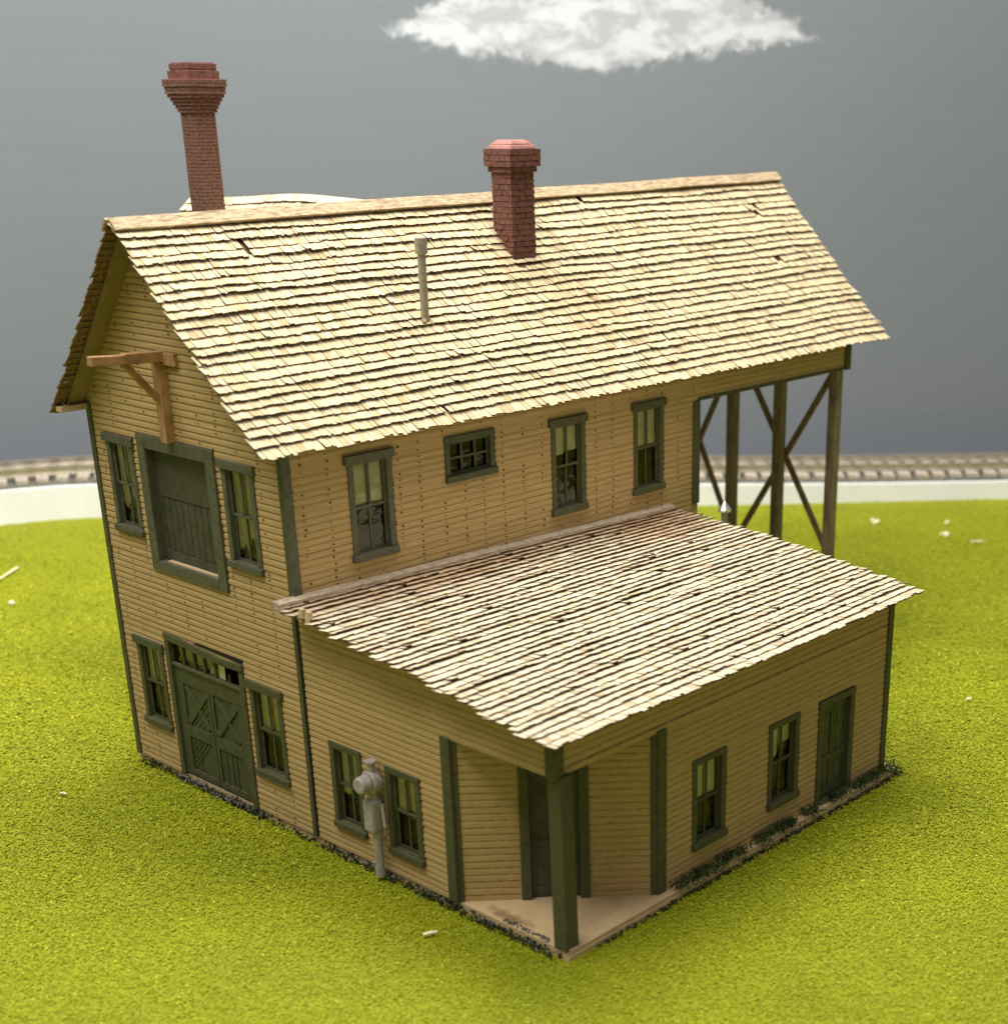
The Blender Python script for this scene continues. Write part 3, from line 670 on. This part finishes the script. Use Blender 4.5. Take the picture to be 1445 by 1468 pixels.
for (dd_, nn_) in ((dr, dn), (dl_, dm)):
    for i in range(n):
        a = A.lerp(Bq, i/n); b = A.lerp(Bq, (i+1)/n); wb = .42
        j0 = Vector((0, 0, .03*noise.noise(Vector((i*.4, 1, 2))))); j1 = Vector((0, 0, .03*noise.noise(Vector(((i+1)*.4, 1, 2)))))
        lo = nn_*.075; hi = nn_*.155
        Pn = [a+j0+dd_*wb+lo, b+j1+dd_*wb+lo, b+j1+lo, a+j0+lo, a+j0+dd_*wb+hi, b+j1+dd_*wb+hi, b+j1+hi, a+j0+hi]
        rb.hexa(Pn)
rb.build('ridge_board', M['ridge'], RF)
fb = MB(); n = 16
for i in range(n):
    ya = -.8+17.3*i/n; yb_ = -.8+17.3*(i+1)/n
    def zf(y): return 7.5+(7.06-7.5)*(y+.75)/17.25 + .03*noise.noise(Vector((y*.5, 3, 1)))
    fb.hexa([Vector((W+.02, ya, zf(ya)-.1)), Vector((W+.36, ya, zf(ya)-.12)), Vector((W+.36, yb_, zf(yb_)-.12)), Vector((W+.02, yb_, zf(yb_)-.1)),
             Vector((W+.02, ya, zf(ya)+.2)), Vector((W+.34, ya, zf(ya)+.16)), Vector((W+.34, yb_, zf(yb_)+.16)), Vector((W+.02, yb_, zf(yb_)+.2))])
fb.build('flashing_board', M['flash'], RL)
for x, z in ((11.14, 6.99), (11.44, 6.97)):
    c_ = MB(); c_.bar((x, -.66, z+.33), (x+.02, -.62, z+.68), .13, .16); c_.build('wood_block', M['wood'], RL)
# eave fascia under the left slope
ff = MB(); ff.box(Fr((-.25, -.95, 0), (0, 1, 0), (-1, 0, 0)), 0, 1.0, 11.78, 11.95, -.35, .0); ff.build('fascia', M['wood'], RB)

# rear ell ----------------------------------------------------------------
RE, _ = shingle_roof('rear_wing_roof', (-8.3, 5.5, 12.0), (2.0, 5.5, 12.0), (-8.4, 10.0, 17.35), (4.4, 10.0, 17.55), 20, M['shingle2'], wav=.2, warp=lambda u, v: .28*v*math.exp(-((u-.55)/.25)**2))
RE2, _ = shingle_roof('rear_wing_roof', (2.0, 14.5, 12.0), (-8.3, 14.5, 12.0), (4.4, 10.0, 17.55), (-8.4, 10.0, 17.35), 20, M['shingle2'])
for fr, f, tp2 in ((Fr((-7.6, 14.0, 0), (0, -1, 0), (-1, 0, 0)), (lambda z: (0, 8) if z < 12.1 else (4*(z-12.1)/4.95, 8-4*(z-12.1)/4.95)), 17.0),
              (Fr((-7.6, 6.0, 0), (1, 0, 0), (0, -1, 0)), (lambda z: (0, 7.6)), 12.2), (Fr((0, 14.0, 0), (-1, 0, 0), (0, 1, 0)), (lambda z: (0, 7.6)), 12.2)):
    siding('rear_wing_wall', fr, {'top': tp2, 'f': f, 'cuts': [12.1]}, [], M['siding_x'])

# chimneys ------------------------------------------------------------------
def chimney(name, x0, y0, dx, dy, z0, zt, course, profile, nb, parent, mb='brick'):
    """x0,y0 near corner (max x, min y). profile: list of (z, overhang)"""
    m = MB(); z = z0; k = 0
    def ov(z):
        o = 0
        for zz, q in profile:
            if z >= zz: o = q
        return o
    while z < zt-1e-4:
        o = ov(z+.01); h = course*.9
        X0, X1, Y0, Y1_ = x0-dx-o, x0+o, y0-o, y0+dy+o
        m.box(WORLD, X0+.02, X1-.02, z, z+course, -(Y1_-.02), -(Y0+.02), 1)
        st = (k % 2)*.5
        for fr, Lw in ((Fr((X0, Y0, 0), (1, 0, 0), (0, -1, 0)), X1-X0), (Fr((X1, Y0, 0), (0, 1, 0), (1, 0, 0)), Y1_-Y0), (Fr((X1, Y1_, 0), (-1, 0, 0), (0, 1, 0)), X1-X0), (Fr((X0, Y1_, 0), (0, -1, 0), (-1, 0, 0)), Y1_-Y0)):
            nbk = max(2, round(nb*(Lw/dx))); bw = Lw/nbk; u = -st*bw
            while u < Lw-1e-3:
                a = max(u, 0)+.012; b = min(u+bw, Lw)-.0
                if b-a > .03: m.box(fr, a, b, z+R(0, .008), z+h+R(-.01, .01), -.03, R(.0, .03) if dx > .85 else R(0, .01))
                u += bw
        z += course; k += 1
    return m.build(name, [M[mb], M['mortar']], parent)
c1 = chimney('chimney', 6.4, 12.6, .92, 1.05, 14.9, 19.2, .18, [(0, 0), (18.42, .08), (18.62, .17), (19.2, .17)], 4, RF)
cp = MB(); X0, X1, Y0_, Y1_ = 6.4-.92-.12, 6.4+.12, 12.6-.12, 12.6+1.05+.12
a = [Vector((X0, Y0_, 19.2)), Vector((X1, Y0_, 19.2)), Vector((X1, Y1_, 19.2)), Vector((X0, Y1_, 19.2))]
cc = sum(a, Vector())/4; b = [p.lerp(cc, .14)+Vector((0, 0, .16)) for p in a]; e = [p.lerp(cc, .42)+Vector((0, 0, .3)) for p in a]
cp.hexa(a+b); cp.hexa([p-Vector((0, 0, .002)) for p in b]+e)
cp.build('chimney_cap', M['cap'], c1, bevel=.05)
c2 = chimney('chimney', -3.0, 7.0, .82, .82, 12.5, 21.35, .115, [(0, 0), (20.28, .06), (20.4, .1), (20.51, .15), (20.63, .2), (20.74, .26), (20.86, .31), (21.05, .35)], 7, RE, 'brick_b')
cp = MB()
for z0, z1, o in ((21.34, 21.62, .2), (21.62, 21.66, .14), (21.66, 21.84, .15), (21.84, 21.87, .1)):
    cp.box(WORLD, -3.0-.82-o, -3.0+o, z0, z1, -(7.0+.82+o), -(7.0-o))
cp.build('chimney_cap', M['brick'], c2, bevel=.02)
rim = MB(); rim.box(WORLD, -3-.82-.36, -3+.36, 21.33, 21.36, -(7.82+.36), -(7-.36)); rim.build('cap_rim', M['cap'], c2)
# dark flashing gap under the near chimney
fg = MB()
for p_, q_ in (((6.47, 12.5), (6.75, 13.7)), ):
    fg.hexa([Vector((6.38, 12.5, 15.68)), Vector((6.78, 12.7, 15.33)), Vector((6.78, 13.75, 15.33)), Vector((6.38, 13.75, 15.68)), Vector((6.38, 12.5, 15.76)), Vector((6.76, 12.7, 15.40)), Vector((6.76, 13.75, 15.40)), Vector((6.38, 13.75, 15.76))])
fg.build('chimney_flashing', M['burnt'], c1)
# vent pipe
v = MB(); v.tube((7.78, 7.36, 14.1), (7.78, 7.36, 16.5), .13); vp = v.build('vent_pipe', M['pipe'], RF, smooth=False)
v = MB(); v.tube((7.78, 7.36, 16.36), (7.78, 7.36, 16.84), .195); v.build('pipe_cap', M['pipe'], vp, bevel=.02)
v = MB()
for k in range(7): v.tube((7.78+R(-.2, .2), 7.36+R(-.2, .2), 14.28+R(-.05, .05)), (7.78+R(-.2, .25), 7.36+R(-.2, .2), 14.42+R(-.05, .05)), R(.04, .08), n=6)
v.build('pipe_flashing', M['ridge'], vp)
# tin stack behind the lean-to
v = MB(); v.tube((12.3, 16.85, 4), (12.3, 16.85, 7.3), .12); st_ = v.build('stove_pipe', M['pipe'], B)
v = MB(); v.tube((12.3, 16.85, 7.28), (12.3, 16.85, 7.36), .22, .24); v.tube((12.3, 16.85, 7.36), (12.3, 16.85, 7.66), .24, .02); v.build('conical_cap', M['shiny'], st_)

# hoist ------------------------------------------------------------------------
h = MB(); h.box(GF, 4.52, 4.86, 11.36, 13.7, .03, .33); ho = h.build('hoist', M['beamwood'], B, bevel=.02)
h = MB(); h.bar((4.8, -.0, 13.86), (4.8, -1.35, 13.92), .3, .3); h.bar((4.82, -1.28, 13.9), (4.88, -2.42, 13.98), .27, .26); h.build('beam', M['beamwood'], ho, bevel=.02)
h = MB(); h.bar((4.8, -1.35, 13.8), (4.7, -.3, 12.6), .18, .18); h.build('brace', M['beamwood'], ho, bevel=.015)
h = MB(); h.box(GF, 4.4, 5.5, 13.62, 13.98, .02, .16); h.build('wall_plate', M['beamwood'], ho, bevel=.02)

# meter ----------------------------------------------------------------------------
me_ = MB(); x = 13.2; me_.box(GF, x-.2, x+.24, 1.35, 2.4, .14, .56); mt = me_.build('utility_meter', M['metal'], B, bevel=.09)
v = MB(); v.tube((x+.08, -.3, -.1), (x+.08, -.3, 1.4), .13); v.tube((x-.05, -.34, 0), (x-.06, -.42, .35), .04); v.build('pipe', M['metal'], mt)
v = MB(); v.tube((x+.02, -.15, 2.9), (x+.02, -.45, 2.9), .34, n=32); v.tube((x+.02, -.45, 2.9), (x+.02, -.8, 2.9), .28, .25, n=32); v.build('dial', M['metal'], mt, bevel=.05)
v = MB(); v.tube((x+.02, -.3, 2.3), (x+.02, -.3, 2.6), .17); v.tube((x+.02, -.3, 3.2), (x+.02, -.3, 3.48), .12); v.tube((x+.02, -.3, 3.48), (x+.02, -.3, 3.56), .17); v.build('fitting', M['metal'], mt, bevel=.02)
v = MB(); v.tube((x+.34, -.25, 2.2), (x+.46, -.3, 1.6), .05); v.tube((x+.46, -.3, 1.6), (x+.4, -.25, 1.3), .04); v.tube((x+.26, -.22, 2.2), (x+.34, -.25, 2.2), .06); v.build('lever', M['metal'], mt)

# ------------------------------------------------------------------ ground scatter
OCT = [Vector(q) for q in ((1, 0, 0), (0, 1, 0), (-1, 0, 0), (0, -1, 0), (0, 0, 1), (0, 0, -1))]
OF = [(0, 1, 4), (1, 2, 4), (2, 3, 4), (3, 0, 4), (1, 0, 5), (2, 1, 5), (3, 2, 5), (0, 3, 5)]
def rock(m, c, r, tone, mi=0):
    k = len(m.v); rot = Matrix.Rotation(R(0, 6.3), 3, Vector((R(-1, 1), R(-1, 1), R(-1, 1))).normalized())
    for q in OCT: m.v.append(tuple(Vector(c) + rot @ (q*r*R(.6, 1.3))))
    for f in OF: m.f.append(tuple(k+i for i in f)); m.m.append(mi); m.t.append(tone)
def leafy(m, c, r, n=10):
    for _ in range(n):
        p = Vector(c)+Vector((R(-r, r), R(-r, r), R(0, r*1.2))); a = Vector((R(-1, 1), R(-1, 1), R(-.4, 1))).normalized()*r*R(.4, .8); b = Vector((R(-1, 1), R(-1, 1), R(-.6, 1))).normalized()*r*.35
        m.poly([p-b, p+a*.5, p+b, p-a*.3], 0, random.random())
gv = MB(); so = MB()
def strip(m, x0, x1, wid, z0):
    n = int((x1-x0)/.12)
    for i in range(n):
        xa = x0+(x1-x0)*i/n; rock(m, (xa+R(-.05, .05), -.05-R(0, wid), z0+R(-.05, .05)), R(.06, .13), random.random())
for x0, x1 in ((.3, 2.6), (2.6, 7.4), (7.3, 9.9), (10.1, 20.3)):
    dens = {.3: 14, 2.6: 26, 7.3: 9, 10.1: 22}[x0]
    for _ in range(int((x1-x0)*dens*2.4)):
        rock(so, (R(x0, x1), -R(-.02, .22), GZ+R(0, .2)), R(.025, .065), random.random())
    dens = {.3: 0, 2.6: 24, 7.3: 2, 10.1: 9}[x0]
    for _ in range(int((x1-x0)*dens)):
        xx = R(x0, x1)
        if x0 == 10.1 and noise.noise(Vector((xx*.9, 5, 5))) < -.05: continue
        rock(gv, (xx, -R(.02, .24), GZ+R(.06, .3 if x0 == 2.6 else .2)), R(.03, .07), random.random())
for _ in range(90): rock(gv, (R(18.0, 19.8), R(.05, .22), .02), R(.02, .045), random.random()*.4)
gv2 = tag(gv.build('gravel', M['gravel']), kind='stuff'); so2 = tag(so.build('soil_edging', M['soil']), kind='stuff')
wd_ = MB()
y = 4.6
while y < YLW+.5:
    q = noise.noise(Vector((y*.8, 2, 9)))
    if q > -.22 and not (11.4 < y < 12.3):
        for _ in range(6): leafy(wd_, (XL+.12+R(0, .26), y+R(-.1, .1), R(.0, .1)), R(.10, .17), 9)
    if random.random() < .75: leafy(wd_, (XL+.38+R(-.02, .06), y, -.12+R(-.1, .05)), R(.07, .13), 8)
    y += .14
for _ in range(26): leafy(wd_, (XL+R(.1, .55), YLW+R(.1, .6), R(-.2, .06)), R(.08, .16), 8)
for _ in range(30): leafy(wd_, (R(.2, 2.6), -R(.0, .2), GZ+R(0, .18)), R(.05, .09), 5)
tag(wd_.build('weeds', M['leaf']), kind='stuff')
sd_ = MB()
for _ in range(420): rock(sd_, (XL+R(.34, .5), R(1.0, YLW+.6), GZ+R(0, .07)), R(.035, .08), random.random())
tag(sd_.build('soil_edging', M['soil']), kind='stuff')

# short turf fibres standing on the mat: thick where the mat is near, thinner far off
def turf():
    out = []
    # rings about the near corner of the building
    def samp(n, x0, x1, y0, y1): return np.stack([RNG.uniform(x0, x1, n), RNG.uniform(y0, y1, n)], 1)
    ref = np.array([44.3, -24.0])
    P = samp(4000000, -46, 52, -46, 60)
    d = np.linalg.norm(P-ref, axis=1)
    keep = (RNG.random(len(P)) < np.clip((43/d)**3.2, .02, 1)) & (d > 20) & ((P[:, 1]-ref[1]) > -.9*(P[:, 0]-ref[0])-75)
    inb = ((P[:, 0] > -.1) & (P[:, 0] < XL+.4) & (P[:, 1] > -.05) & (P[:, 1] < YLW+.5)) | ((P[:, 0] > -.1) & (P[:, 0] < W) & (P[:, 1] > -.05) & (P[:, 1] < Y1))
    # keep only what lies on the table side of the riser
    pa = np.array(path); sel = keep & ~inb & (P[:, 0]-P[:, 1] > -62)
    P = P[sel]; d = d[sel]
    # distance to riser line, left curve
    near = np.where((P[:, 0] < -24) | (P[:, 0]-P[:, 1] < -44))[0]
    rm = np.zeros(len(P), bool)
    for i in near[:]:
        pass
    if len(near):
        q = P[near]; D = ((q[:, None, :]-pa[None, ::2, :])**2).sum(2); j = D.argmin(1)*2; j = np.clip(j, 1, len(pa)-2)
        t = pa[j+1]-pa[j-1]; nrm = np.stack([-t[:, 1], t[:, 0]], 1); side = ((q-pa[j])*nrm).sum(1); rm[near[side > -.05]] = True
    P = P[~rm]; n = len(P)
    d = np.linalg.norm(P-ref, axis=1)
    sc_ = RNG.uniform(.6, 1.25, n)*np.clip(d/42, .8, 1.35)
    ang = RNG.uniform(0, 2*np.pi, n); ln = .08*sc_; wd = .027*sc_; ht = RNG.uniform(.004, .045, n)*sc_
    z0 = GZ+RNG.uniform(.0, .05, n)
    dx, dy = np.cos(ang), np.sin(ang)
    V = np.empty((n, 3, 3))
    V[:, 0] = np.stack([P[:, 0]-dy*wd, P[:, 1]+dx*wd, z0], 1)
    V[:, 1] = np.stack([P[:, 0]+dy*wd, P[:, 1]-dx*wd, z0+RNG.uniform(-.01, .03, n)], 1)
    V[:, 2] = np.stack([P[:, 0]+dx*ln, P[:, 1]+dy*ln, z0+ht], 1)
    me = bpy.data.meshes.new('turf'); me.vertices.add(n*3); me.vertices.foreach_set('co', V.reshape(-1))
    me.loops.add(n*3); me.loops.foreach_set('vertex_index', np.arange(n*3, dtype=np.int32))
    me.polygons.add(n); me.polygons.foreach_set('loop_start', np.arange(0, n*3, 3, dtype=np.int32)); me.polygons.foreach_set('loop_total', np.full(n, 3, dtype=np.int32))
    me.update(calc_edges=True); me.validate()
    a = me.attributes.new('tone', 'FLOAT', 'FACE'); a.data.foreach_set('value', RNG.random(len(me.polygons)).astype(np.float32))
    me.materials.append(M['turf']); o = bpy.data.objects.new('turf', me); C.objects.link(o); tag(o, kind='stuff')
turf()

# splinters and crumbs lying on the mat
def splinter(x, y, L, wdt, ang, label, blobs=False):
    m = MB(); 
    if blobs:
        for _ in range(5): rock(m, (x+R(-L, L)*.4, y+R(-L, L)*.4, GZ+.1), L*.35, .9)
    else:
        a = Vector((x-math.cos(ang)*L/2, y-math.sin(ang)*L/2, GZ+.1)); b = Vector((x+math.cos(ang)*L/2, y+math.sin(ang)*L/2, GZ+.13))
        md = a.lerp(b, .5)+Vector((wdt*.4, wdt*.3, .03)); m.bar(a, md, wdt, .05); m.bar(md, b, wdt*.8, .04)
    return tag(m.build('wood_crumb' if blobs else 'wood_splinter', M['chip']), label, 'wood crumb' if blobs else 'splinter')
splinter(16.8, -1.5, .38, .12, 1.0, 'pale wood splinter on the green mat in front of the gravel edge')
splinter(-24.4, 7.7, 2.6, .14, -.9, 'long pale sliver on the mat at the left edge of the photo')
splinter(-20.0, 5.7, .34, 0, 0, 'white crumb on the mat just below the long pale sliver at the left', True)
splinter(1.7, 43.6, .5, 0, 0, 'white crumb on the mat nearest the far post of the open bay', True)
splinter(4.8, 46.1, .36, 0, 0, 'small crumb farther back on the mat, closest to the white riser', True)
splinter(5.9, 43.8, .4, 0, 0, 'crumb on the mat in front of the one closest to the riser', True)
splinter(8.0, 43.6, .7, .12, .6, 'short pale splinter lying on the mat right of the far crumbs')
splinter(19.0, 23.6, .2, 0, 0, 'tiny crumb on the mat to the right of the lean-to roof', True)
splinter(.9, -3.4, .3, .09, .2, 'small pale splinter on the mat left of the barn door', False)
